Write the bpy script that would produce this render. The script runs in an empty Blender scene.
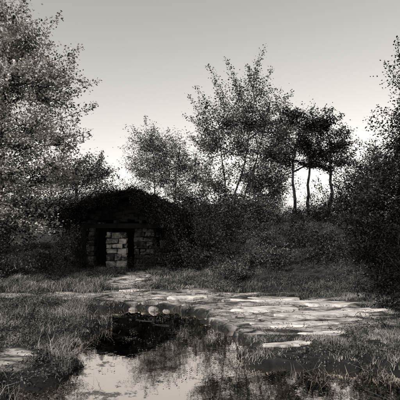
import bpy, math, numpy as np
from mathutils import Vector
rng = np.random.default_rng(7)
SC = bpy.context.scene

# ---------------------------------------------------------------- helpers
def _hash(ix, iy, s):
    n = (ix.astype(np.int64)*374761393 + iy.astype(np.int64)*668265263 + s*1442695041) & 0x7fffffff
    n = ((n ^ (n >> 13))*1274126177) & 0x7fffffff
    return ((n ^ (n >> 16)) & 0xffff)/65535.0
def vnoise(x, y, s=0):
    x = np.asarray(x, float); y = np.asarray(y, float)
    ix = np.floor(x); iy = np.floor(y); fx = x-ix; fy = y-iy
    fx = fx*fx*(3-2*fx); fy = fy*fy*(3-2*fy)
    a = _hash(ix, iy, s); b = _hash(ix+1, iy, s); c = _hash(ix, iy+1, s); d = _hash(ix+1, iy+1, s)
    return (a*(1-fx)+b*fx)*(1-fy)+(c*(1-fx)+d*fx)*fy
def fbm(x, y, s=0, o=4):
    t = 0; a = 0.5; x = np.asarray(x, float); y = np.asarray(y, float)
    for i in range(o):
        t = t+a*vnoise(x, y, s+i*17); x = x*2.03; y = y*2.03; a *= 0.5
    return t/(1-0.5**o)
def sm(t):
    t = np.clip(t, 0, 1); return t*t*(3-2*t)

def mesh_obj(name, verts, faces_list, mats, midx=None, smooth=False, parent=None):
    me = bpy.data.meshes.new(name)
    verts = np.asarray(verts, np.float32)
    me.vertices.add(len(verts)); me.vertices.foreach_set('co', verts.ravel())
    loops = np.concatenate([f.ravel() for f in faces_list]).astype(np.int32)
    tot = np.concatenate([np.full(len(f), f.shape[1]) for f in faces_list]).astype(np.int32)
    st = np.concatenate([[0], np.cumsum(tot)[:-1]]).astype(np.int32)
    me.loops.add(len(loops)); me.loops.foreach_set('vertex_index', loops)
    me.polygons.add(len(tot)); me.polygons.foreach_set('loop_start', st)
    try: me.polygons.foreach_set('loop_total', tot)
    except Exception: pass
    if midx is not None: me.polygons.foreach_set('material_index', np.concatenate(midx).astype(np.int32))
    if smooth: me.polygons.foreach_set('use_smooth', np.ones(len(tot), bool))
    for m in mats: me.materials.append(m)
    me.update(calc_edges=True); me.validate()
    ob = bpy.data.objects.new(name, me); SC.collection.objects.link(ob)
    if parent: ob.parent = parent
    return ob

def nrm(v): return v/np.maximum(np.linalg.norm(v, axis=-1, keepdims=True), 1e-9)

class Geo:
    def __init__(s): s.v = []; s.f = []; s.m = []; s.n = 0
    def add(s, v, f, m):
        s.v.append(v); s.f.append(f+s.n); s.m.append(np.full(len(f), m)); s.n += len(v)
    def tube(s, pts, rad, m=0, k=6):
        pts = np.asarray(pts, float); rad = np.asarray(rad, float); n = len(pts)
        t = nrm(np.gradient(pts, axis=0))
        ref = np.array([0.31, 0.95, 0.05]) if abs(t[0, 1]) < .8 else np.array([1., 0, 0.1])
        a = nrm(np.cross(t, ref)); b = np.cross(t, a)
        th = np.linspace(0, 2*np.pi, k, endpoint=False)
        v = pts[:, None]+rad[:, None, None]*(a[:, None]*np.cos(th)[None, :, None]+b[:, None]*np.sin(th)[None, :, None])
        i = np.arange(n-1)[:, None]*k; j = np.arange(k)[None]; j2 = (j+1) % k
        f = np.stack([i+j, i+j2, i+k+j2, i+k+j], -1).reshape(-1, 4)
        s.add(v.reshape(-1, 3), f, m)
    def leaves(s, c, L, W, m=1, up=0.5):
        n = len(c)
        nn = rng.normal(size=(n, 3)); nn[:, 2] = np.abs(nn[:, 2])+up; nn = nrm(nn)
        a = nrm(np.cross(nn, rng.normal(size=(n, 3)))); b = np.cross(nn, a)
        L = (L*rng.uniform(.6, 1.3, n))[:, None]; W = (W*rng.uniform(.7, 1.2, n))[:, None]
        v = np.stack([c-a*L/2, c+b*W/2-a*L*.08+nn*W*.12, c+a*L/2, c-b*W/2-a*L*.08+nn*W*.12], 1)
        s.add(v.reshape(-1, 3), np.arange(n*4).reshape(n, 4), m)
    def obj(s, name, mats, smooth=False):
        return mesh_obj(name, np.concatenate(s.v), [np.concatenate(s.f)], mats, [np.concatenate(s.m)], smooth)

def curve(p, q, n=6, sag=0.1, j=0.05):
    p = np.array(p, float); q = np.array(q, float); t = np.linspace(0, 1, n)[:, None]
    L = np.linalg.norm(q-p)
    off = rng.normal(size=3)*sag*L*.6; off[2] = -abs(off[2])*.5
    w = rng.normal(size=(n, 3))*j*L*.3; w[0] = 0; w[-1] = 0
    return p+(q-p)*t+off*(4*t*(1-t))+w

# ---------------------------------------------------------------- materials
def newmat(name):
    m = bpy.data.materials.new(name); m.use_nodes = True
    nt = m.node_tree; nt.nodes.clear()
    return m, nt, nt.nodes.new, nt.links.new
def g(v): return (v, v*.94, v*.88, 1)

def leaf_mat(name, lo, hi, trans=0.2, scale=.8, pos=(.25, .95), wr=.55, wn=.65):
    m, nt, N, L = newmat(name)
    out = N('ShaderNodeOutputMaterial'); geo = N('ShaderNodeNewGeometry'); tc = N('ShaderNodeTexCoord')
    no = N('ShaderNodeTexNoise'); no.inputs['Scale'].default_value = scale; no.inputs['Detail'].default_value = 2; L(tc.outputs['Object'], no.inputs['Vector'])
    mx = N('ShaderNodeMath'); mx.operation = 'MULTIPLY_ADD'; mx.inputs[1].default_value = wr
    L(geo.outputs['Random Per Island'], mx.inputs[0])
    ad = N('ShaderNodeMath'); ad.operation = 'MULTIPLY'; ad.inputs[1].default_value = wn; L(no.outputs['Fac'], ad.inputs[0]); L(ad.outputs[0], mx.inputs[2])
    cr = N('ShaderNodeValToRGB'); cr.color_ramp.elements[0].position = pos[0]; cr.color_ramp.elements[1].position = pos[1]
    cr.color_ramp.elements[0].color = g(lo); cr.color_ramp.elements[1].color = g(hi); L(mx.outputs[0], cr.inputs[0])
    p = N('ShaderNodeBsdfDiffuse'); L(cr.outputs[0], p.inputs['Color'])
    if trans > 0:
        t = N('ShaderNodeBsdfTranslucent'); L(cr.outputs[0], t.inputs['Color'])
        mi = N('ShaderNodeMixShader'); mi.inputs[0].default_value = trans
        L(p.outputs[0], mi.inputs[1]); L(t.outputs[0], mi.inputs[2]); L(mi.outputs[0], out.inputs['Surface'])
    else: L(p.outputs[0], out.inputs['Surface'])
    return m

def rough_mat(name, lo, hi, scale=3, detail=8, bump=.3, rough=.9, stretch=(1, 1, 1), island=0.0, bscale=None, pos=(.35, .68)):
    m, nt, N, L = newmat(name)
    out = N('ShaderNodeOutputMaterial'); tc = N('ShaderNodeTexCoord'); mp = N('ShaderNodeMapping'); mp.inputs['Scale'].default_value = stretch
    L(tc.outputs['Object'], mp.inputs[0])
    no = N('ShaderNodeTexNoise'); no.inputs['Scale'].default_value = scale; no.inputs['Detail'].default_value = detail; no.inputs['Roughness'].default_value = .65
    L(mp.outputs[0], no.inputs['Vector'])
    cr = N('ShaderNodeValToRGB'); cr.color_ramp.elements[0].position = pos[0]; cr.color_ramp.elements[1].position = pos[1]
    cr.color_ramp.elements[0].color = g(lo); cr.color_ramp.elements[1].color = g(hi)
    if island:
        geo = N('ShaderNodeNewGeometry'); a = N('ShaderNodeMath'); a.operation = 'MULTIPLY_ADD'; a.inputs[1].default_value = island
        L(geo.outputs['Random Per Island'], a.inputs[0]); L(no.outputs['Fac'], a.inputs[2])
        b = N('ShaderNodeMath'); b.operation = 'SUBTRACT'; b.inputs[1].default_value = island/2; L(a.outputs[0], b.inputs[0]); L(b.outputs[0], cr.inputs[0])
    else: L(no.outputs['Fac'], cr.inputs[0])
    p = N('ShaderNodeBsdfPrincipled'); p.inputs['Roughness'].default_value = rough; p.inputs['Specular IOR Level'].default_value = .3
    L(cr.outputs[0], p.inputs['Base Color'])
    n2 = N('ShaderNodeTexNoise'); n2.inputs['Scale'].default_value = bscale or scale*4; n2.inputs['Detail'].default_value = 8; L(mp.outputs[0], n2.inputs['Vector'])
    bp = N('ShaderNodeBump'); bp.inputs['Strength'].default_value = bump; bp.inputs['Distance'].default_value = .05
    L(n2.outputs['Fac'], bp.inputs['Height']); L(bp.outputs[0], p.inputs['Normal']); L(p.outputs[0], out.inputs['Surface'])
    return m

M_bark = rough_mat('bark', .008, .035, 9, 8, .6, stretch=(1, 1, .25))
M_barkpale = rough_mat('pale_bark', .02, .08, 8, 8, .5, stretch=(1, 1, .3))
M_leafL = leaf_mat('leaf_light', .012, .58, scale=1.7, pos=(.42, .92), wr=.42, wn=.9)  # pale leaves; the high top tone also paints in their glossy, sunlit specks
M_leafM = leaf_mat('leaf_mid', .006, .16, 0, 1.3, (.42, .95), .42, .9)
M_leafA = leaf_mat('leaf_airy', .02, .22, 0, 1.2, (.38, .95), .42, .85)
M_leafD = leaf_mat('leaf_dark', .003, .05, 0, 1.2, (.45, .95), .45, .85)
M_leafX = leaf_mat('leaf_very_dark', .002, .014, 0)  # shade on the right-hand thicket is put into this near-black albedo
M_grass = leaf_mat('grass_blade', .008, .34, .15, 1.9, (.44, .94), .4, .95)
M_grassD = leaf_mat('weed', .005, .13, 0, 1.6, (.42, .95), .42, .85)
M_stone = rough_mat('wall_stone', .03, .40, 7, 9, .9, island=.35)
M_stoneD = rough_mat('shaded_stone', .012, .12, 7, 9, .9, island=.35)  # same wall stone, darkened: shade around the lit pier put into its colour
M_mortar = rough_mat('mortar', .008, .02, 9)
M_roof = rough_mat('old_roof', .005, .016, 7, 8, .8)
M_wood = rough_mat('old_wood', .003, .010, 6, 8, .5, stretch=(6, 6, 1))
M_rock = rough_mat('flat_rock', .07, .50, 2.6, 12, .6, rough=.8, bscale=11, stretch=(.6, 2.4, 1), pos=(.36, .58))
M_pebble = rough_mat('pebble', .03, .26, 9, 9, .7, island=.3)
M_far = leaf_mat('far_leaf', .03, .09, 0)

# ---------------------------------------------------------------- terrain
ELL = [(-0.75, 6.9, 1.2, 2.0, 0), (-1.35, 8.75, 1.0, .7, 0), (1.5, 4.1, 3.6, 1.5, .16), (-.45, 5.4, 1.2, 1.4, .05), (.1, 6.7, .7, .6, 0)]
def poolf(x, y):
    f = np.full(np.shape(x), -9.)
    for cx, cy, rx, ry, bb in ELL:
        f = np.maximum(f, 1+bb-np.sqrt(((x-cx)/rx)**2+((y-cy)/ry)**2))
    return f+(fbm(x*2.6, y*3.4, 5)-.5)*.75
def pathf(x, y):
    a = 1-np.sqrt(((x-1.6)/2.3)**2+((y-8.7)/1.7)**2)
    b = 1-np.sqrt(((x+.9)/3.0)**2+((y-10.4)/.8)**2)
    c = 1-np.sqrt(((x+4.0)/1.9)**2+((y-10.6)/.35)**2)
    d = 1-np.sqrt(((x+2.1)/.6)**2+((y-12.8)/2.4)**2)
    e = 1-np.sqrt(((x+2.75)/.6)**2+((y-5.9)/.5)**2)
    f = np.maximum.reduce([a, b, c, d, e])
    return f-.10+(fbm(x*1.3, y*4.2, 9)-.5)*1.35
def H(x, y):
    x = np.asarray(x, float); y = np.asarray(y, float)
    z = .04+(fbm(x*.9, y*.9, 1)-.5)*.16+(fbm(x*4, y*4, 2)-.5)*.08
    start = 11.8-1.4*sm((x-3)/2)
    z = z+1.75*sm((y-start)/5.2)*sm((x+.4)/2.6)*(1-.7*sm((y-22)/10))
    z = z+.75*sm((y-12.5)/4)*sm((-x-4.3)/1.8)*(1-.8*sm((y-24)/12))
    z = z+.35*sm((y-16)/5)*sm(-(x+0)/2)*sm((x+5)/1)
    near = np.exp(-((x-.5)**2+(y-8)**2)/60)
    z = z+(fbm(x*.05, y*.05, 3)-.5)*3.0*(1-near)*sm((np.hypot(x, y)-30)/60)
    p = sm((poolf(x, y)+.10)/.22)
    z = z*(1-p)+(-.26)*p
    q = sm((pathf(x, y)+.05)/.3)*(1-p)*(1-sm((y-11.5)/1.5))
    z = z*(1-q*.55)+(fbm(x*5, y*9, 12)-.5)*.045*q
    return z
def axis(lo, a, b, hi, st):
    core = np.arange(a, b+1e-6, st); out = [core]
    v = b; s = st; r = []
    while v < hi: s *= 1.25; v += s; r.append(v)
    out.append(np.array(r)); v = a; s = st; r = []
    while v > lo: s *= 1.25; v -= s; r.append(v)
    return np.concatenate([np.array(r[::-1])]+out)
ax = axis(-900, -8, 8, 900, .06); ay = axis(-300, 3, 18, 1500, .06)
X, Y = np.meshgrid(ax, ay, indexing='ij'); Z = H(X, Y)
nx, ny = X.shape; i = np.arange(nx-1)[:, None]*ny+np.arange(ny-1)[None]
F = np.stack([i, i+ny, i+ny+1, i+1], -1).reshape(-1, 4)

m, nt, N, L = newmat('ground')
out = N('ShaderNodeOutputMaterial'); at = N('ShaderNodeAttribute'); at.attribute_name = 'mask'
sp = N('ShaderNodeSeparateColor'); L(at.outputs['Color'], sp.inputs[0])
tc = N('ShaderNodeTexCoord'); mp = N('ShaderNodeMapping'); mp.inputs['Scale'].default_value = (.6, 2.0, 1); L(tc.outputs['Object'], mp.inputs[0])
def noise(sc, det=8, rough=.6):
    n = N('ShaderNodeTexNoise'); n.inputs['Scale'].default_value = sc; n.inputs['Detail'].default_value = det; n.inputs['Roughness'].default_value = rough
    L(mp.outputs[0], n.inputs['Vector']); return n
def ramp(src, a, b, pa, pb):
    c = N('ShaderNodeValToRGB'); c.color_ramp.elements[0].position = pa; c.color_ramp.elements[1].position = pb
    c.color_ramp.elements[0].color = g(a); c.color_ramp.elements[1].color = g(b); L(src, c.inputs[0]); return c
soil = ramp(noise(6).outputs['Fac'], .005, .045, .35, .7)
mud = ramp(noise(3.2, 12, .72).outputs['Fac'], .025, .50, .42, .60)
mix = N('ShaderNodeMix'); mix.data_type = 'RGBA'; L(sp.outputs[0], mix.inputs['Factor']); L(soil.outputs[0], mix.inputs['A']); L(mud.outputs[0], mix.inputs['B'])
wet = N('ShaderNodeMix'); wet.data_type = 'RGBA'; L(sp.outputs[1], wet.inputs['Factor']); L(mix.outputs['Result'], wet.inputs['A']); wet.inputs['B'].default_value = g(.010)
p = N('ShaderNodeBsdfPrincipled'); L(wet.outputs['Result'], p.inputs['Base Color']); p.inputs['Specular IOR Level'].default_value = .12
p.inputs['Roughness'].default_value = .85
bp = N('ShaderNodeBump'); bp.inputs['Strength'].default_value = .7; bp.inputs['Distance'].default_value = .06
L(noise(12, 12, .75).outputs['Fac'], bp.inputs['Height']); L(bp.outputs[0], p.inputs['Normal']); L(p.outputs[0], out.inputs['Surface'])
ground = mesh_obj('ground', np.stack([X, Y, Z], -1).reshape(-1, 3), [F], [m], smooth=True)
ca = ground.data.color_attributes.new('mask', 'FLOAT_COLOR', 'POINT')
mk = np.zeros((nx*ny, 4), np.float32); mk[:, 3] = 1
mk[:, 0] = (sm((pathf(X, Y)+.1)/.3)*(1-sm((Y-15)/1.5))).ravel()
mk[:, 1] = sm((poolf(X, Y)+.18)/.14).ravel()
ca.data.foreach_set('color', mk.ravel())

# water
m, nt, N, L = newmat('water')
out = N('ShaderNodeOutputMaterial'); tc = N('ShaderNodeTexCoord')
n = N('ShaderNodeTexNoise'); n.inputs['Scale'].default_value = 7; n.inputs['Detail'].default_value = 4; L(tc.outputs['Object'], n.inputs['Vector'])
bp = N('ShaderNodeBump'); bp.inputs['Strength'].default_value = .04; bp.inputs['Distance'].default_value = .02; L(n.outputs['Fac'], bp.inputs['Height'])
d = N('ShaderNodeBsdfDiffuse'); d.inputs['Color'].default_value = g(.006)
gl = N('ShaderNodeBsdfGlossy'); gl.inputs['Roughness'].default_value = .01; gl.inputs['Color'].default_value = g(1); L(bp.outputs[0], gl.inputs['Normal'])
n3 = N('ShaderNodeTexNoise'); n3.inputs['Scale'].default_value = 2.3; n3.inputs['Detail'].default_value = 12; n3.inputs['Roughness'].default_value = .75; L(tc.outputs['Object'], n3.inputs['Vector'])
mr = N('ShaderNodeMapRange'); mr.inputs['From Min'].default_value = .555; mr.inputs['From Max'].default_value = .60; mr.inputs['To Min'].default_value = 1.; mr.inputs['To Max'].default_value = .25; L(n3.outputs['Fac'], mr.inputs['Value'])
mi = N('ShaderNodeMixShader'); L(mr.outputs[0], mi.inputs[0]); L(d.outputs[0], mi.inputs[1]); L(gl.outputs[0], mi.inputs[2]); L(mi.outputs[0], out.inputs['Surface'])
WZ = -.06
wx = np.array([-5, 6, 6, -5.]); wy = np.array([2.2, 2.2, 10.0, 10.0])
mesh_obj('pond_water', np.stack([wx, wy, np.full(4, WZ)], -1), [np.array([[0, 1, 2, 3]])], [m])

# ---------------------------------------------------------------- trees
def blobs_leaves(G, anchor, blobs, dens, nleaf, L, W, sig, bark=0, leaf=1, limb_r=.05, twig=True):
    for (bx, by, bz, rx, ry, rz) in blobs:
        c = np.array([bx, by, bz]); R = np.array([rx, ry, rz])
        a = anchor(bz-rz*.8)
        G.tube(curve(a, c, 7, .12), np.linspace(limb_r, limb_r*.35, 7), bark, 5)
        K = max(4, int(dens*rx*ry*rz*4.2))
        d = nrm(rng.normal(size=(K, 3)))*(rng.uniform(0, 1, (K, 1))**.42)
        cl = c+d*R*rng.uniform(.8, 1.15, (K, 1))
        for q in cl:
            s = a+(c-a)*rng.uniform(.45, 1)
            if twig: G.tube(curve(s, q, 4, .15), np.linspace(limb_r*.3, .005, 4), bark, 3)
            o = nrm(q-c+np.array([0, 0, .25])); n = int(nleaf*rng.uniform(.3, 1.7))
            t = rng.normal(size=(n, 1))*sig*1.5
            pts = q+o*t+rng.normal(size=(n, 3))*sig*np.array([.8, .8, .45])
            G.leaves(pts, L, W, leaf)
def spray(G, p, q, n, L, W, spread=.12, r=.012, bark=0, leaf=1):
    c = curve(p, q, 7, .08); G.tube(c, np.linspace(r, .003, 7), bark, 4)
    t = rng.uniform(.05, 1, n)*6; k = np.minimum(t.astype(int), 5); f = (t-k)[:, None]
    pts = c[k]*(1-f)+c[k+1]*f+rng.normal(size=(n, 3))*spread*(1.35-t/6)[:, None]
    G.leaves(pts, L, W, leaf)
def mk_tree(name, trunks, blobs, dens=5, nleaf=45, L=.08, W=.05, sig=.2, leafm=M_leafM, barkm=M_bark, r=.13, sprays=(), limb=.05, rays=0, spread=.14, raylen=.9):
    G = Geo(); tr = []
    for (p, q) in trunks:
        p = np.array(p, float); p[2] = H(p[0], p[1])-.1
        c = curve(p, q, 10, .04, .03); tr.append(c); G.tube(c, np.linspace(r, r*.3, 10)*np.array([1.25]+[1]*9), 0, 9)
    def anchor(z):
        c = tr[rng.integers(len(tr))]; k = int(np.argmin(abs(c[:, 2]-z))); return c[k]
    blobs_leaves(G, anchor, blobs, dens, nleaf, L, W, sig, limb_r=limb)
    for (p, q, n) in sprays: spray(G, p, q, int(n*2.0), L, W, spread)
    for (bx, by, bz, rx, ry, rz) in blobs:   # fine ragged shoots breaking the outline of each mass
        for k in range(rays):
            d = nrm(rng.normal(size=3)+np.array([0, 0, .7])); R = np.array([rx, ry, rz]); c = np.array([bx, by, bz])
            spray(G, c+d*R*.6, c+d*R*1.0+(d+np.array([0, 0, .25]))*rng.uniform(.4, 1)*raylen, 70, L, W, spread*.7, .008)
    return G.obj(name, [barkm, leafm])

mk_tree('birch_tree', [((-6.3, 13, 0), (-5.6, 12.9, 8.0)), ((-6.0, 12.6, 0), (-6.9, 12.5, 7.5))],
  [(-6.4, 13, 7.6, 1.3, 1.3, 1.0), (-5.2, 12.8, 7.2, .75, .9, .85), (-6.0, 12.7, 6.0, 1.5, 1.4, 1.0), (-4.7, 12.8, 5.7, .85, 1.0, .7),
   (-4.0, 12.9, 6.2, .35, .6, .3), (-6.0, 12.4, 4.5, 1.6, 1.4, .9), (-4.6, 12.6, 4.5, .9, 1.0, .65), (-3.9, 12.7, 4.1, .5, .7, .4),
   (-5.6, 12.2, 3.2, 1.4, 1.3, .85), (-4.4, 12.5, 3.1, .8, 1.0, .7), (-6.2, 11.9, 2.1, 1.2, 1.1, .8), (-4.9, 12.2, 2.0, .8, .9, .6),
   (-7.6, 12.6, 5.5, 1.2, 1.4, 3.0)],
  dens=12, nleaf=92, L=.080, W=.056, sig=.16, leafm=M_leafL, barkm=M_bark, r=.12,
  sprays=[((-4.6, 12.8, 5.4), (-3.0, 12.8, 6.0), 90), ((-4.4, 12.8, 4.8), (-3.05, 12.7, 5.3), 80), ((-4.8, 12.9, 6.5), (-3.5, 12.8, 7.0), 60), ((-5.0, 12.9, 7.3), (-4.2, 12.9, 8.1), 60),
          ((-4.2, 12.7, 4.2), (-3.2, 12.7, 4.5), 70), ((-5.6, 12.9, 7.8), (-5.1, 12.9, 8.8), 60), ((-4.3, 12.7, 3.4), (-3.3, 12.6, 3.3), 60)], rays=3, raylen=.5)

mk_tree('oak_tree', [((-6.2, 21.5, 0), (-6.1, 21.5, 4.6))],
  [(-6.6, 21.5, 4.1, 1.2, 1.2, .9), (-5.3, 21.5, 4.0, .9, 1.0, .8), (-4.8, 21.3, 3.0, .8, 1.0, .8), (-6.2, 21.2, 2.6, 1.4, 1.0, .8), (-4.3, 21.2, 2.3, .6, .8, .8)],
  dens=13, nleaf=75, L=.09, W=.07, sig=.18, leafm=M_leafM, rays=3, raylen=.5)

mk_tree('willow_tree', [((-2.4, 22, 0), (-2.4, 22, 5.9)), ((-1.5, 21.6, 0), (-1.0, 21.6, 5.6))],
  [(-2.7, 22, 5.6, .8, .8, .9), (-1.6, 21.8, 5.3, .8, .8, .8), (-3.0, 22, 4.2, .8, .8, .8), (-1.9, 21.6, 3.9, 1.0, .8, .9), (-.9, 21.6, 4.6, .7, .8, .9), (-1.0, 21.4, 3.2, .9, .9, .9), (-3.3, 22, 3.2, .7, .8, .7), (-2.2, 21.8, 4.8, .8, .8, .7), (-.2, 21.5, 4.0, .7, .8, .9)],
  dens=13, nleaf=85, L=.10, W=.045, sig=.2, leafm=M_leafA, barkm=M_barkpale, r=.05, limb=.025, rays=4, raylen=.6)

mk_tree('alder_tree', [((.9, 17.2, 0), (2.1, 17.2, 7.2)), ((1.2, 17.3, 0), (2.9, 17.4, 6.8)), ((1.0, 17.0, 0), (.7, 17.1, 5.4))],
  [(1.2, 17.2, 5.9, .9, .8, .6), (2.6, 17.3, 5.9, .9, .9, .9), (.5, 17.1, 4.8, .8, .9, .7), (1.7, 17.2, 4.8, 1.0, .9, .8), (3.0, 17.4, 4.6, .9, .9, .9),
   (.7, 17.0, 3.3, .8, .9, .7), (2.2, 17.1, 3.4, 1.0, .9, .7), (3.2, 17.3, 3.3, .6, .9, .8), (2.4, 17.1, 6.9, .45, .4, .4), (1.6, 17, 2.6, 1.0, .8, .6), (.2, 17.0, 2.5, .7, .7, .7), (3.4, 17.4, 5.3, .6, .7, .6), (1.9, 17.4, 5.8, .7, .7, .7), (1.6, 17.3, 6.8, .4, .4, .35), (.1, 17.2, 5.9, .35, .4, .3)],
  dens=14, nleaf=85, L=.075, W=.055, sig=.17, leafm=M_leafM, barkm=M_barkpale, r=.045, limb=.022, rays=3, raylen=.7, spread=.15,
  sprays=[((1.9, 17.2, 6.6), (2.6, 17.2, 8.8), 110), ((1.5, 17.2, 6.2), (.3, 17.2, 8.0), 110), ((1.6, 17.2, 6.5), (1.0, 17.2, 8.3), 90), ((2.6, 17.3, 6.4), (2.9, 17.3, 7.9), 100),
          ((.7, 17.1, 5.2), (-.7, 17.1, 6.0), 90), ((.6, 17.1, 4.8), (-.5, 17.1, 5.2), 80), ((2.2, 17.3, 6.6), (1.9, 17.3, 8.0), 90), ((.8, 17.1, 5.8), (-.2, 17.2, 7.2), 80), ((3.0, 17.3, 6), (3.6, 17.3, 6.9), 60),
          ((1.2, 17.2, 6.2), (.6, 17.2, 7.4), 90), ((2.3, 17.2, 6.8), (2.3, 17.2, 8.2), 90)])

mk_tree('maple_tree', [((4.75, 21.2, 0), (4.9, 21.3, 6.2)), ((5.35, 21.0, 0), (5.6, 21.2, 6.0))],
  [(4.4, 21.4, 6.8, .8, .9, .65), (5.6, 21.4, 6.6, .9, .9, .7), (3.9, 21.4, 5.8, .8, .9, .8), (5.2, 21.2, 5.5, 1.1, 1.0, .7), (4.3, 21.2, 4.8, .9, 1.0, .6), (5.6, 21.2, 4.7, .8, .9, .45)],
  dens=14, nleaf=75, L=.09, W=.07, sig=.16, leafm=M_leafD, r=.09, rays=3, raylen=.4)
mk_tree('maple_tree.001', [((6.4, 21.6, 0), (6.4, 21.6, 6.2))],
  [(6.3, 21.6, 6.6, .8, .9, .6), (6.9, 21.6, 5.7, .8, .9, .7), (6.1, 21.6, 5.2, .8, .9, .6), (7.1, 21.6, 4.8, .6, .9, .45), (6.5, 21.5, 4.4, .7, .8, .3)],
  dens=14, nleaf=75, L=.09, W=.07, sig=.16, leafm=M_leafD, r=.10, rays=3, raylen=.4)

mk_tree('elm_tree', [((6.2, 12.4, 0), (6.4, 12.4, 6.8)), ((5.9, 12.1, 0), (5.6, 12.2, 4.2))],
  [(6.1, 12.3, 5.9, .6, .7, .7), (6.0, 12.3, 4.9, .6, .8, .6), (5.5, 12.2, 4.2, .5, .7, .5), (6.0, 12.1, 3.9, .8, .9, .6), (5.1, 12.1, 3.2, .7, .9, .5), (5.8, 11.9, 2.9, .9, 1.0, .7), (4.8, 11.9, 2.4, .7, .8, .6), (5.5, 12.0, 2.1, .9, .8, .7), (4.6, 12.0, 1.8, .6, .8, .5)],
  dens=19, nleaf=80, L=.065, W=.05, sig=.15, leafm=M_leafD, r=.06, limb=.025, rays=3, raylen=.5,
  sprays=[((5.9, 12.3, 4.2), (5.1, 12.3, 5.1), 80), ((5.9, 12.3, 5.4), (5.3, 12.3, 6.4), 80), ((5.4, 12.2, 3.6), (4.4, 12.2, 4.1), 80), ((5.2, 12.2, 3.0), (4.3, 12.2, 3.1), 70), ((5.9, 12.3, 6.0), (5.7, 12.3, 7.1), 80)])

def mk_bush(name, blobs, leafm, dens=24, nleaf=70, L=.06, W=.045, sig=.13, sprays=0):
    G = Geo()
    for b in blobs:
        x, y, z, rx, ry, rz = b; z0 = float(H(x, y)); zc = z0+z
        blobs_leaves(G, lambda zz: np.array([x+rng.normal()*.15, y+rng.normal()*.15, z0-.05]), [(x, y, zc, rx, ry, rz)], dens, nleaf, L, W, sig, limb_r=.02)
        for k in range(sprays):
            a = rng.uniform(0, 6.28); p = np.array([x+math.cos(a)*rx*.4, y+math.sin(a)*ry*.4, zc])
            q = p+np.array([math.cos(a)*rx*.7, math.sin(a)*ry*.5, rz*rng.uniform(.9, 1.6)])
            spray(G, p, q, 60, L, W, .07, .008)
    return G.obj(name, [M_bark, leafm])
mk_bush('shrub', [(.1, 15.0, .8, .7, .7, .9), (-.2, 16.2, 1.2, .8, .8, 1.1), (1.0, 15.6, .8, .9, .7, .8), (.0, 14.1, .3, .55, .5, .35), (.9, 14.3, .4, .6, .5, .4), (-.5, 15.0, .8, .5, .4, .9)], M_leafD, sprays=5)
mk_bush('shrub', [(1.9, 16.4, .5, .8, .7, .55), (2.9, 16.6, .5, .9, .7, .5), (2.4, 13.4, .25, .6, .5, .3), (1.1, 13.2, .2, .5, .5, .25)], M_leafM, sprays=4)
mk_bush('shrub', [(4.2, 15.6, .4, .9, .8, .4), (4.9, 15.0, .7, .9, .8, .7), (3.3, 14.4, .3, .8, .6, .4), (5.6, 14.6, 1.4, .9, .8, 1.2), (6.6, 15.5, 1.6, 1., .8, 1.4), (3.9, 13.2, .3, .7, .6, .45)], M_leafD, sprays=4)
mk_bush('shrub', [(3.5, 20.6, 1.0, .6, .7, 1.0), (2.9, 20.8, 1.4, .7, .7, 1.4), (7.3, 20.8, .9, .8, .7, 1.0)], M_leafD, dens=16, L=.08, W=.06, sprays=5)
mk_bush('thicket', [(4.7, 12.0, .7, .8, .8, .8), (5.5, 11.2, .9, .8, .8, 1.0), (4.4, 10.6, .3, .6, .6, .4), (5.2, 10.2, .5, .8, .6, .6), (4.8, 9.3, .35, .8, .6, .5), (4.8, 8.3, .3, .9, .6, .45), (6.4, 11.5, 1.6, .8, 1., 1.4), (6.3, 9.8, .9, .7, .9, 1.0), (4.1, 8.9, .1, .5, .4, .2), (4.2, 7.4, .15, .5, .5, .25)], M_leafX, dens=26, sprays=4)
mk_bush('bramble', [(-4.9, 13.6, .3, .7, .7, .4), (-4.6, 14.6, .7, .5, .6, .7), (-5.8, 13.2, .3, 1.0, .8, .4), (-7.0, 13.4, .5, 1., .8, .6)], M_leafM, sprays=3)
mk_bush('bramble', [(-5.3, 17.3, 1.4, .9, .8, 1.2), (-4.8, 18.4, 1.3, .8, .8, 1.3), (-6.6, 16.6, 1.2, 1.1, 1., 1.2), (-7.6, 15, 1., 1.2, 1, 1.2)], M_leafD, dens=16, L=.08, W=.06, sprays=3)
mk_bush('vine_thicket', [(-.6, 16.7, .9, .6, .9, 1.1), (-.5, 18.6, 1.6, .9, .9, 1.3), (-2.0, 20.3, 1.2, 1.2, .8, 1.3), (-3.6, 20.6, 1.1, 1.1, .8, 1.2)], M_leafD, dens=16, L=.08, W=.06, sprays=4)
mk_bush('nettles', [(-1.2, 15.1, .35, .4, .25, .5), (-1.85, 15.25, .22, .35, .2, .25), (-4.4, 15.3, .6, .35, .3, .8), (-.9, 15.3, .8, .4, .4, .9), (-1.45, 15.4, .6, .35, .2, .5), (-2.35, 15.4, .12, .25, .15, .2), (-3.95, 15.3, .1, .3, .2, .15)], M_leafD, dens=70, sig=.08, nleaf=45, L=.05, W=.03, sprays=6)
bl = []
r2 = np.random.default_rng(3)
while len(bl) < 46:
    x = r2.uniform(.2, 5.2); y = r2.uniform(11.6, 17.5)
    if r2.random() < .25+.75*(fbm(x, y, 77) > .5): s = r2.uniform(.22, .5); bl.append((x, y, s*.4, s, s*.9, s*r2.uniform(.4, .75)))
mk_bush('scrub', bl, M_grassD, dens=60, sig=.09, nleaf=45, L=.05, W=.035, sprays=2)
bl = []
while len(bl) < 42:
    x = r2.uniform(-6, -1.6) if r2.random() < .75 else r2.uniform(.8, 4); y = r2.uniform(4.6, 12.5)
    if poolf(x, y) < -.25 and pathf(x, y) < -.2: s = r2.uniform(.12, .30); bl.append((x, y, s*.3, s, s*.9, s*r2.uniform(.3, .6)))
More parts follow.
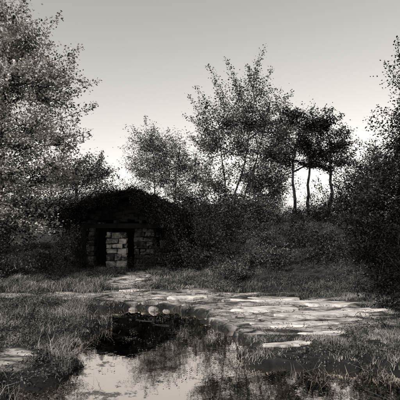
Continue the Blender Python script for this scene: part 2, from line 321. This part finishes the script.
mk_bush('scrub', bl, M_grassD, dens=150, sig=.06, nleaf=50, L=.03, W=.018, sprays=3)

G = Geo()
for k in range(90):
    a = rng.uniform(-1.1, 1.0); d = rng.uniform(75, 120)
    x = d*math.tan(a*.75); h = rng.uniform(3.0, 6.0)
    if .15 < x/d < .36: h *= .35
    z0 = float(H(x, d)); n = 700
    q = nrm(rng.normal(size=(n, 3)))*(rng.uniform(0, 1, (n, 1))**.4)*np.array([h*.7, h*.6, h*.5])*rng.uniform(.75, 1.1, (n, 1))
    G.leaves(q+np.array([x, d, z0+h*.5]), .55, .45, 1)
    G.tube(curve((x, d, z0-.2), (x, d, z0+h*.7), 4), np.linspace(.15, .05, 4), 0, 5)
G.obj('distant_trees', [M_bark, M_far])

# ---------------------------------------------------------------- stone hut
hut = bpy.data.objects.new('stone_hut', None); SC.collection.objects.link(hut)
def box(Gm, x0, x1, y0, y1, z0, z1, j=0, m=0):
    v = np.array([[x0, y0, z0], [x1, y0, z0], [x1, y1, z0], [x0, y1, z0], [x0, y0, z1], [x1, y0, z1], [x1, y1, z1], [x0, y1, z1]], float)
    if j: v += rng.uniform(-j, j, v.shape)
    Gm.add(v, np.array([[0, 3, 2, 1], [4, 5, 6, 7], [0, 1, 5, 4], [1, 2, 6, 5], [2, 3, 7, 6], [3, 0, 4, 7]]), m)
def stones(Gm, x0, x1, y, z0, z1, th=.22):
    z = z0
    while z < z1-.05:
        h = min(rng.uniform(.12, .30), z1-z); x = x0
        if z1-(z+h) < .1: h = z1-z
        while x < x1-.02:
            w = rng.uniform(.13, .48)
            if x1-(x+w) < .13: w = x1-x
            o = rng.uniform(-.07, .04)
            if h > .2 and rng.random() < .3:
                hh = h*rng.uniform(.4, .6)
                box(Gm, x+.014, x+w-.014, y+o, y+th, z+.012, z+hh-.01, .022); box(Gm, x+.014, x+w-.014, y+o*.3, y+th, z+hh+.01, z+h-.012, .022)
            else: box(Gm, x+.014, x+w-.014, y+o, y+th, z+.012, z+h-.012, .030)
            x += w
        z += h
def stones_side(Gm, x, y0, y1, z0, z1, sgn):
    z = z0
    while z < z1-.05:
        h = min(rng.uniform(.14, .27), z1-z); y = y0
        if z1-(z+h) < .1: h = z1-z
        while y < y1-.02:
            w = rng.uniform(.2, .5)
            if y1-(y+w) < .16: w = y1-y
            o = rng.uniform(-.03, .03); a, b = sorted((x+sgn*o, x-sgn*.2))
            box(Gm, a, b, y+.012, y+w-.012, z+.01, z+h-.01, .02); y += w
        z += h
def fin(Gm, name, mat, bev=.02, disp=False):
    o = Gm.obj(name, [mat]); o.parent = hut
    if bev:
        b = o.modifiers.new('bevel', 'BEVEL'); b.width = bev; b.segments = 2; b.limit_method = 'ANGLE'
    if disp:
        s = o.modifiers.new('sub', 'SUBSURF'); s.subdivision_type = 'SIMPLE'; s.levels = 2; s.render_levels = 2
        t = bpy.data.textures.new('stone_noise', 'CLOUDS'); t.noise_scale = .09; t.noise_depth = 3
        d_ = o.modifiers.new('disp', 'DISPLACE'); d_.texture = t; d_.strength = .06; d_.mid_level = .5; d_.texture_coords = 'LOCAL'
    return o
FY = 15.6
S = Geo()
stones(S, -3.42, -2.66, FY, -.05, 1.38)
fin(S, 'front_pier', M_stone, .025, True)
S = Geo()
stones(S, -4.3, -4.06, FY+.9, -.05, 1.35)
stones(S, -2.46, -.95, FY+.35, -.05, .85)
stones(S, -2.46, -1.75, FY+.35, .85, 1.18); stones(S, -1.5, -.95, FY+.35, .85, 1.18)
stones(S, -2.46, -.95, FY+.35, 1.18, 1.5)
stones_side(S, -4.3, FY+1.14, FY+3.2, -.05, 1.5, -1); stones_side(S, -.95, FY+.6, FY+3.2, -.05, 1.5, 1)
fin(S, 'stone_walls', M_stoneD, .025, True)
B = Geo()
box(B, -3.36, -2.74, FY+.08, FY+.4, -.1, 1.36); box(B, -4.24, -4.1, FY+.98, FY+1.1, -.1, 1.32)
box(B, -4.25, -4.12, FY+1.16, FY+3.1, -.1, 1.46); box(B, -1.13, -1.0, FY+.62, FY+3.1, -.1, 1.46)
box(B, -4.1, -1.15, FY+2.95, FY+3.15, -.1, 2.2)
fin(B, 'mortar_core', M_mortar, 0)
W = Geo()
box(W, -4.35, -.85, FY-.02, FY+.2, 1.52, 1.70, .01)
box(W, -4.3, -4.16, FY-.02, FY+.12, -.1, 1.515, .008)
for x in (-3.9, -3.0, -2.1, -1.3): box(W, x-.05, x+.05, FY-.5, FY+3.2, 1.71, 1.81, .006)
for k in range(4): box(W, -4.0+k*.135, -4.0+k*.135+.125, FY+1.5, FY+1.54, .0, 1.45, .004)
fin(W, 'timber', M_wood, .006)
def rz_(t): return 1.74+.86*np.clip(1-np.abs(t)**2.3, 0, 1)+.035*np.sin(t*7+1)+.03*np.sin(t*15)
S2 = Geo()
for k in range(80):
    x = rng.uniform(-4.3, -1.2); zz = rng.uniform(1.72, 2.5)
    if zz < float(rz_((x+.1+2.72)/1.98))-.2: box(S2, x, x+rng.uniform(.15, .35), FY+.25+rng.uniform(0, .1), FY+.5, zz, zz+rng.uniform(.08, .16), .02)
fin(S2, 'gable_infill', M_mortar, .02)
BG = Geo()
for k in range(25):
    x = -4.45+k*.145; zt = float(min(rz_((x+2.72)/1.98), rz_((x+.145+2.72)/1.98)))
    if zt > 1.86: box(BG, x, x+.145, FY+.38, FY+.44, 1.82, zt+.06, 0)
fin(BG, 'gable_backing', M_wood, 0)
R = Geo(); n = 28
t = np.linspace(-1, 1, n)
xs = -2.72+t*1.98; zs = rz_(t)
ys = np.linspace(FY-.5, FY+3.4, 16)
XX, YY = np.meshgrid(xs, ys, indexing='ij'); ZZ = np.repeat(zs[:, None], 16, 1)
tp = np.stack([XX, YY+.06*rng.normal(size=XX.shape)*(YY < FY), ZZ+.17+rng.normal(size=XX.shape)*.03], -1).reshape(-1, 3); bt = np.stack([XX, YY, ZZ], -1).reshape(-1, 3)
i = np.arange(n-1)[:, None]*16+np.arange(15)[None]; fq = np.stack([i, i+16, i+17, i+1], -1).reshape(-1, 4)
nn = n*16
sides = []
for a in range(n-1): sides.append([a*16, a*16+nn, (a+1)*16+nn, (a+1)*16]); sides.append([a*16+15, (a+1)*16+15, (a+1)*16+15+nn, a*16+15+nn])
for b in range(15): sides.append([b, b+1, b+1+nn, b+nn]); e = (n-1)*16; sides.append([e+b, e+b+nn, e+b+1+nn, e+b+1])
R.add(np.concatenate([tp, bt]), np.concatenate([fq, fq[:, ::-1]+nn, np.array(sides)]), 0)
fin(R, 'roof', M_roof, 0)
V = Geo(); k = 20000
tt = rng.uniform(-1, 1, k); yy = FY-.5+rng.uniform(0, 1, k)*3.8
keep = fbm(tt*4, yy*1.6, 44) > .38; tt = tt[keep]; yy = yy[keep]
V.leaves(np.stack([-2.72+tt*1.97, yy, rz_(tt)+.16+rng.uniform(0, 1, len(tt))*(.05+.5*fbm(tt*6, yy*3, 13)**2)], -1), .06, .045, 0)
k = 22000; tt = rng.uniform(-1, 1, k); drop = rng.uniform(0, 1, k)**1.2*(.14+1.5*np.clip(fbm(tt*5, tt*0, 55)-.42, 0, 1)+1.1*np.clip(tt-.2, 0, 1))
V.leaves(np.stack([-2.72+tt*1.98, FY-.52+rng.normal(size=k)*.05, rz_(tt)+.2-drop], -1), .055, .04, 0)
k = 16000; x = rng.uniform(-2.3, -.85, k); zc = rng.uniform(0, 1.6, k); keep = rng.random(k) < np.clip((fbm(x*3, zc*3, 66)-.46+.3*(x+1.8))*5, 0, 1); x = x[keep]; zc = zc[keep]
V.leaves(np.stack([x, FY+.27+rng.normal(size=len(x))*.035, zc], -1), .05, .04, 0, 0)
fin(V, 'creeper', M_leafD, 0)

# ---------------------------------------------------------------- rocks
def slab(name, cx, cy, rx, ry, h, rot, seed):
    r = np.random.default_rng(seed); n = 64; th = np.linspace(0, 2*np.pi, n, endpoint=False)
    rad = 1+.0*th
    for k in range(2, 18): rad = rad+r.normal()*.30/k*np.cos(k*th+r.uniform(0, 6.3))
    rings = [(1.0, -.12), (1.0, h*.55), (.98, h*.9), (.93, h)]+[(s, h) for s in (.8, .65, .5, .35, .2)]
    v = []
    for s, z in rings:
        x = np.cos(th)*rad*rx*s; y = np.sin(th)*rad*ry*s
        X2 = cx+x*math.cos(rot)-y*math.sin(rot); Y2 = cy+x*math.sin(rot)+y*math.cos(rot)
        zz = z+(fbm(X2*4, Y2*9, seed)-.5)*.04*(1 if z > 0 else 0)+float(max(H(cx, cy), -.03))
        v.append(np.stack([X2, Y2, zz+np.zeros(n)], -1))
    v.append(np.array([[cx, cy, v[-1][:, 2].mean()]]))
    f = []
    for a in range(len(rings)-1):
        i = np.arange(n); f.append(np.stack([a*n+i, a*n+(i+1) % n, (a+1)*n+(i+1) % n, (a+1)*n+i], -1))
    c = len(rings)*n; i = np.arange(n); tri = np.stack([(len(rings)-1)*n+i, (len(rings)-1)*n+(i+1) % n, np.full(n, c)], -1)
    return mesh_obj(name, np.concatenate(v), [np.concatenate(f), tri], [M_rock], smooth=False)
SL = [(1.65, 7.8, .65, .20, .045, .12), (2.45, 8.5, .85, .23, .05, .05), (1.4, 8.85, .65, .18, .045, .1), (2.75, 9.5, .85, .22, .05, -.05), (1.5, 9.9, .8, .18, .045, .06),
      (2.1, 7.15, .4, .12, .035, .1), (3.4, 8.9, .4, .14, .04, 0), (-.3, 10.2, .5, .15, .035, .1), (-1.7, 11.2, .35, .12, .03, -.1), (1.3, 6.45, .35, .10, .03, .15)]
for k, (a, b, c, d, e, f_) in enumerate(SL): slab('flat_rock', a, b, c, d, e, f_, 100+k)
import bmesh
bm = bmesh.new(); bmesh.ops.create_icosphere(bm, subdivisions=3, radius=1)
iv = np.array([v.co[:] for v in bm.verts]); itf = np.array([[v.index for v in f.verts] for f in bm.faces]); bm.free()
bm = bmesh.new(); bmesh.ops.create_icosphere(bm, subdivisions=1, radius=1)
iv1 = np.array([v.co[:] for v in bm.verts]); itf1 = np.array([[v.index for v in f.verts] for f in bm.faces]); bm.free()
vs = []; fs = []; o = 0
def stone(x, y, z, s):
    global o
    I, T = (iv, itf) if s > .04 else (iv1, itf1)
    cut = np.round(fbm(I[:, 0]*1.3+x*9, I[:, 1]*1.3+I[:, 2]*1.7+y*7, 3)*5)/5*.5+fbm(I[:, 0]*2.5+x*9, I[:, 1]*2.5-I[:, 2]*2+y*7, 8)*.5
    d = I*(1+1.1*(cut-.5)[:, None])
    a = rng.uniform(0, 6.3); c, si = math.cos(a), math.sin(a); d = d*np.array([1.25, .9, .6])*s
    d = np.stack([d[:, 0]*c-d[:, 1]*si, d[:, 0]*si+d[:, 1]*c, d[:, 2]], -1)
    vs.append(d+np.array([x, y, z])); fs.append(T+o); o += len(I)
for x, y, s in [(-1.0, 9.25, .12), (-1.45, 9.3, .08), (-.72, 9.15, .06), (-1.25, 9.5, .06), (-1.8, 9.6, .09), (-2.3, 9.9, .08), (-.3, 9.3, .07), (-2.6, 12.6, .12), (-1.6, 13.5, .1), (-3.0, 14.6, .12)]:
    stone(x, y, max(float(H(x, y)), WZ)+s*.15, s)
for k in range(900):
    x = rng.uniform(-4.5, 4); y = rng.uniform(5, 14)
    if pathf(x, y) > -.05: stone(x, y, max(float(H(x, y)), -.3)+.002, rng.uniform(.008, .03)*(1+rng.random()**6*1.5))
mesh_obj('loose_stones', np.concatenate(vs), [np.concatenate(fs)], [M_pebble], smooth=False)

# ---------------------------------------------------------------- grass
def blades(name, n, xr, yr, h, w, mat, dens, lean=.5, zmin=None):
    x = rng.uniform(*xr, n); y = rng.uniform(*yr, n)
    keep = rng.random(n) < dens(x, y); x = x[keep]; y = y[keep]; n = len(x); z = H(x, y)-.01
    hh = h*rng.uniform(.3, 1.3, n)*(.3+1.4*fbm(x*1.9, y*1.9, 31)**1.3); a = rng.uniform(0, 6.28, n); b = a+rng.normal(size=n)*.9+1.57
    if zmin is not None: hh = hh+np.maximum(zmin-z, 0)
    w = w*rng.uniform(.7, 1.3, n); dx = np.cos(a)*w/2; dy = np.sin(a)*w/2
    l = hh*lean*rng.uniform(.2, 2.0, n); lx = np.cos(b)*l; ly = np.sin(b)*l
    P = lambda s, k, hz, ll: np.stack([x+s*dx*k+lx*ll, y+s*dy*k+ly*ll, z+hh*hz], -1)
    v = np.stack([P(-1, 1, 0, 0), P(1, 1, 0, 0), P(1, .8, .6, .3), P(-1, .8, .6, .3), P(1, .08, .9, 1), P(-1, .08, .9, 1)], 1).reshape(-1, 3)
    i = np.arange(n)[:, None]*6
    f = np.concatenate([i+np.array([[0, 1, 2, 3]]), i+np.array([[3, 2, 4, 5]])])
    return mesh_obj(name, v, [f], [mat])
def bare(x, y):
    hutm = ((x > -4.4) & (x < -.8) & (y > FY-.1) & (y < FY+3.4))
    b = np.zeros_like(x)
    for (cx, cy, rx, ry, *_ ) in SL: b = np.maximum(b, ((x-cx)/rx)**2+((y-cy)/ry)**2 < 1.0)
    return (1-sm((pathf(x, y)+.22)/.28)*.94)*(1-sm((poolf(x, y)+.06)/.1))*(1-hutm)*(1-b*.97)
def tuft(x, y): return np.clip((fbm(x*3.1, y*3.1, 21)-.45)*7, .03, 1)
blades('grass', 270000, (-5.5, 5.5), (3.6, 10.5), .08, .006, M_grass, lambda x, y: bare(x, y)*tuft(x, y), .8)
blades('grass', 120000, (-9, 1), (10.5, 18), .13, .011, M_grass, lambda x, y: bare(x, y)*tuft(x, y), .7)
blades('grass', 70000, (0, 9), (10.5, 20), .14, .012, M_grassD, lambda x, y: bare(x, y)*tuft(x, y), .7)
blades('tall_grass', 50000, (-6, -1.0), (3.6, 13), .21, .007, M_grass, lambda x, y: bare(x, y)*np.clip((fbm(x*1.9, y*1.9, 61)-.54)*11, 0, 1)*sm((-x-1.1)/.8), .8)
blades('rushes', 9000, (-1.5, 4.5), (4.3, 7.6), .13, .006, M_grass, lambda x, y: np.clip((fbm(x*2.2, y*2.2, 71)-.52)*9, 0, 1)*(poolf(x, y) > -.3)*(poolf(x, y) < .3), .7, zmin=WZ)
G = Geo(); n = 70000
x = rng.uniform(-8, 6, n); y = rng.uniform(4, 16, n); k = rng.random(n) < bare(x, y)*np.clip((fbm(x*2.0, y*2.0, 81)-.48)*7, 0, 1); x = x[k]; y = y[k]
pts = np.stack([x, y, H(x, y)+rng.uniform(.02, .13, len(x))], -1); pts = np.repeat(pts, 4, 0)+rng.normal(size=(len(x)*4, 3))*.035
G.leaves(pts, .035, .02, 0, .8); G.obj('weeds', [M_grassD])
G = Geo(); n = 26000
x = rng.uniform(-3, 4, n); y = rng.uniform(4.2, 9.6, n); k = (poolf(x, y) > -.1) & (rng.random(n) < np.clip((fbm(x*2.5, y*2.5, 91)-.53)*7, .01, 1)); x = x[k]; y = y[k]
G.leaves(np.stack([x, y, np.full(len(x), WZ+.006)+rng.uniform(0, .01, len(x))], -1), .025, .016, 0, 6); G.obj('floating_leaves', [M_grassD])
G = Geo()
for k in range(40):
    x = rng.uniform(-4, 3.5); y = rng.uniform(4.5, 11); a = rng.uniform(0, 3.14); l = rng.uniform(.1, .45)
    zz = max(float(H(x, y)), WZ)+.01
    G.tube(curve((x, y, zz), (x+math.cos(a)*l, y+math.sin(a)*l, zz+rng.uniform(0, .04)), 5, .1), np.linspace(.006, .003, 5), 0, 5)
G.obj('fallen_twigs', [M_bark])

# ---------------------------------------------------------------- light, sky, camera
EL = math.radians(40); AZ = math.radians(-138)
S_ = Vector((math.sin(AZ)*math.cos(EL), math.cos(AZ)*math.cos(EL), math.sin(EL)))
sl = bpy.data.lights.new('sun', 'SUN'); sl.energy = 5; sl.angle = math.radians(.5); sl.color = (1, .985, .96)
so = bpy.data.objects.new('sun', sl); SC.collection.objects.link(so); so.rotation_euler = S_.to_track_quat('Z', 'Y').to_euler()
w = bpy.data.worlds.new('World'); SC.world = w; w.use_nodes = True; nt = w.node_tree; nt.nodes.clear()
sky = nt.nodes.new('ShaderNodeTexSky'); sky.sky_type = 'NISHITA'; sky.sun_disc = False; sky.sun_elevation = EL; sky.sun_rotation = AZ; sky.dust_density = 1.6; sky.air_density = 1.0
bw = nt.nodes.new('ShaderNodeRGBToBW'); nt.links.new(sky.outputs[0], bw.inputs[0])
tn = nt.nodes.new('ShaderNodeMix'); tn.data_type = 'RGBA'; tn.blend_type = 'MULTIPLY'; tn.inputs['Factor'].default_value = 1
nt.links.new(bw.outputs[0], tn.inputs['A']); tn.inputs['B'].default_value = (1.78, 1.78*.955, 1.78*.905, 1)
bg = nt.nodes.new('ShaderNodeBackground'); bg.inputs['Strength'].default_value = .14
nt.links.new(tn.outputs['Result'], bg.inputs[0]); wo = nt.nodes.new('ShaderNodeOutputWorld'); nt.links.new(bg.outputs[0], wo.inputs[0])
cam = bpy.data.cameras.new('camera'); co = bpy.data.objects.new('camera', cam); SC.collection.objects.link(co)
co.location = (0, 0, 2); co.rotation_euler = (math.radians(90), 0, 0)
cam.sensor_width = 36; cam.lens = 36*429/400; cam.shift_y = 15/400; cam.clip_end = 4000; cam.clip_start = .05
SC.camera = co
SC.view_settings.view_transform = 'Standard'; SC.view_settings.look = 'None'; SC.view_settings.exposure = 0
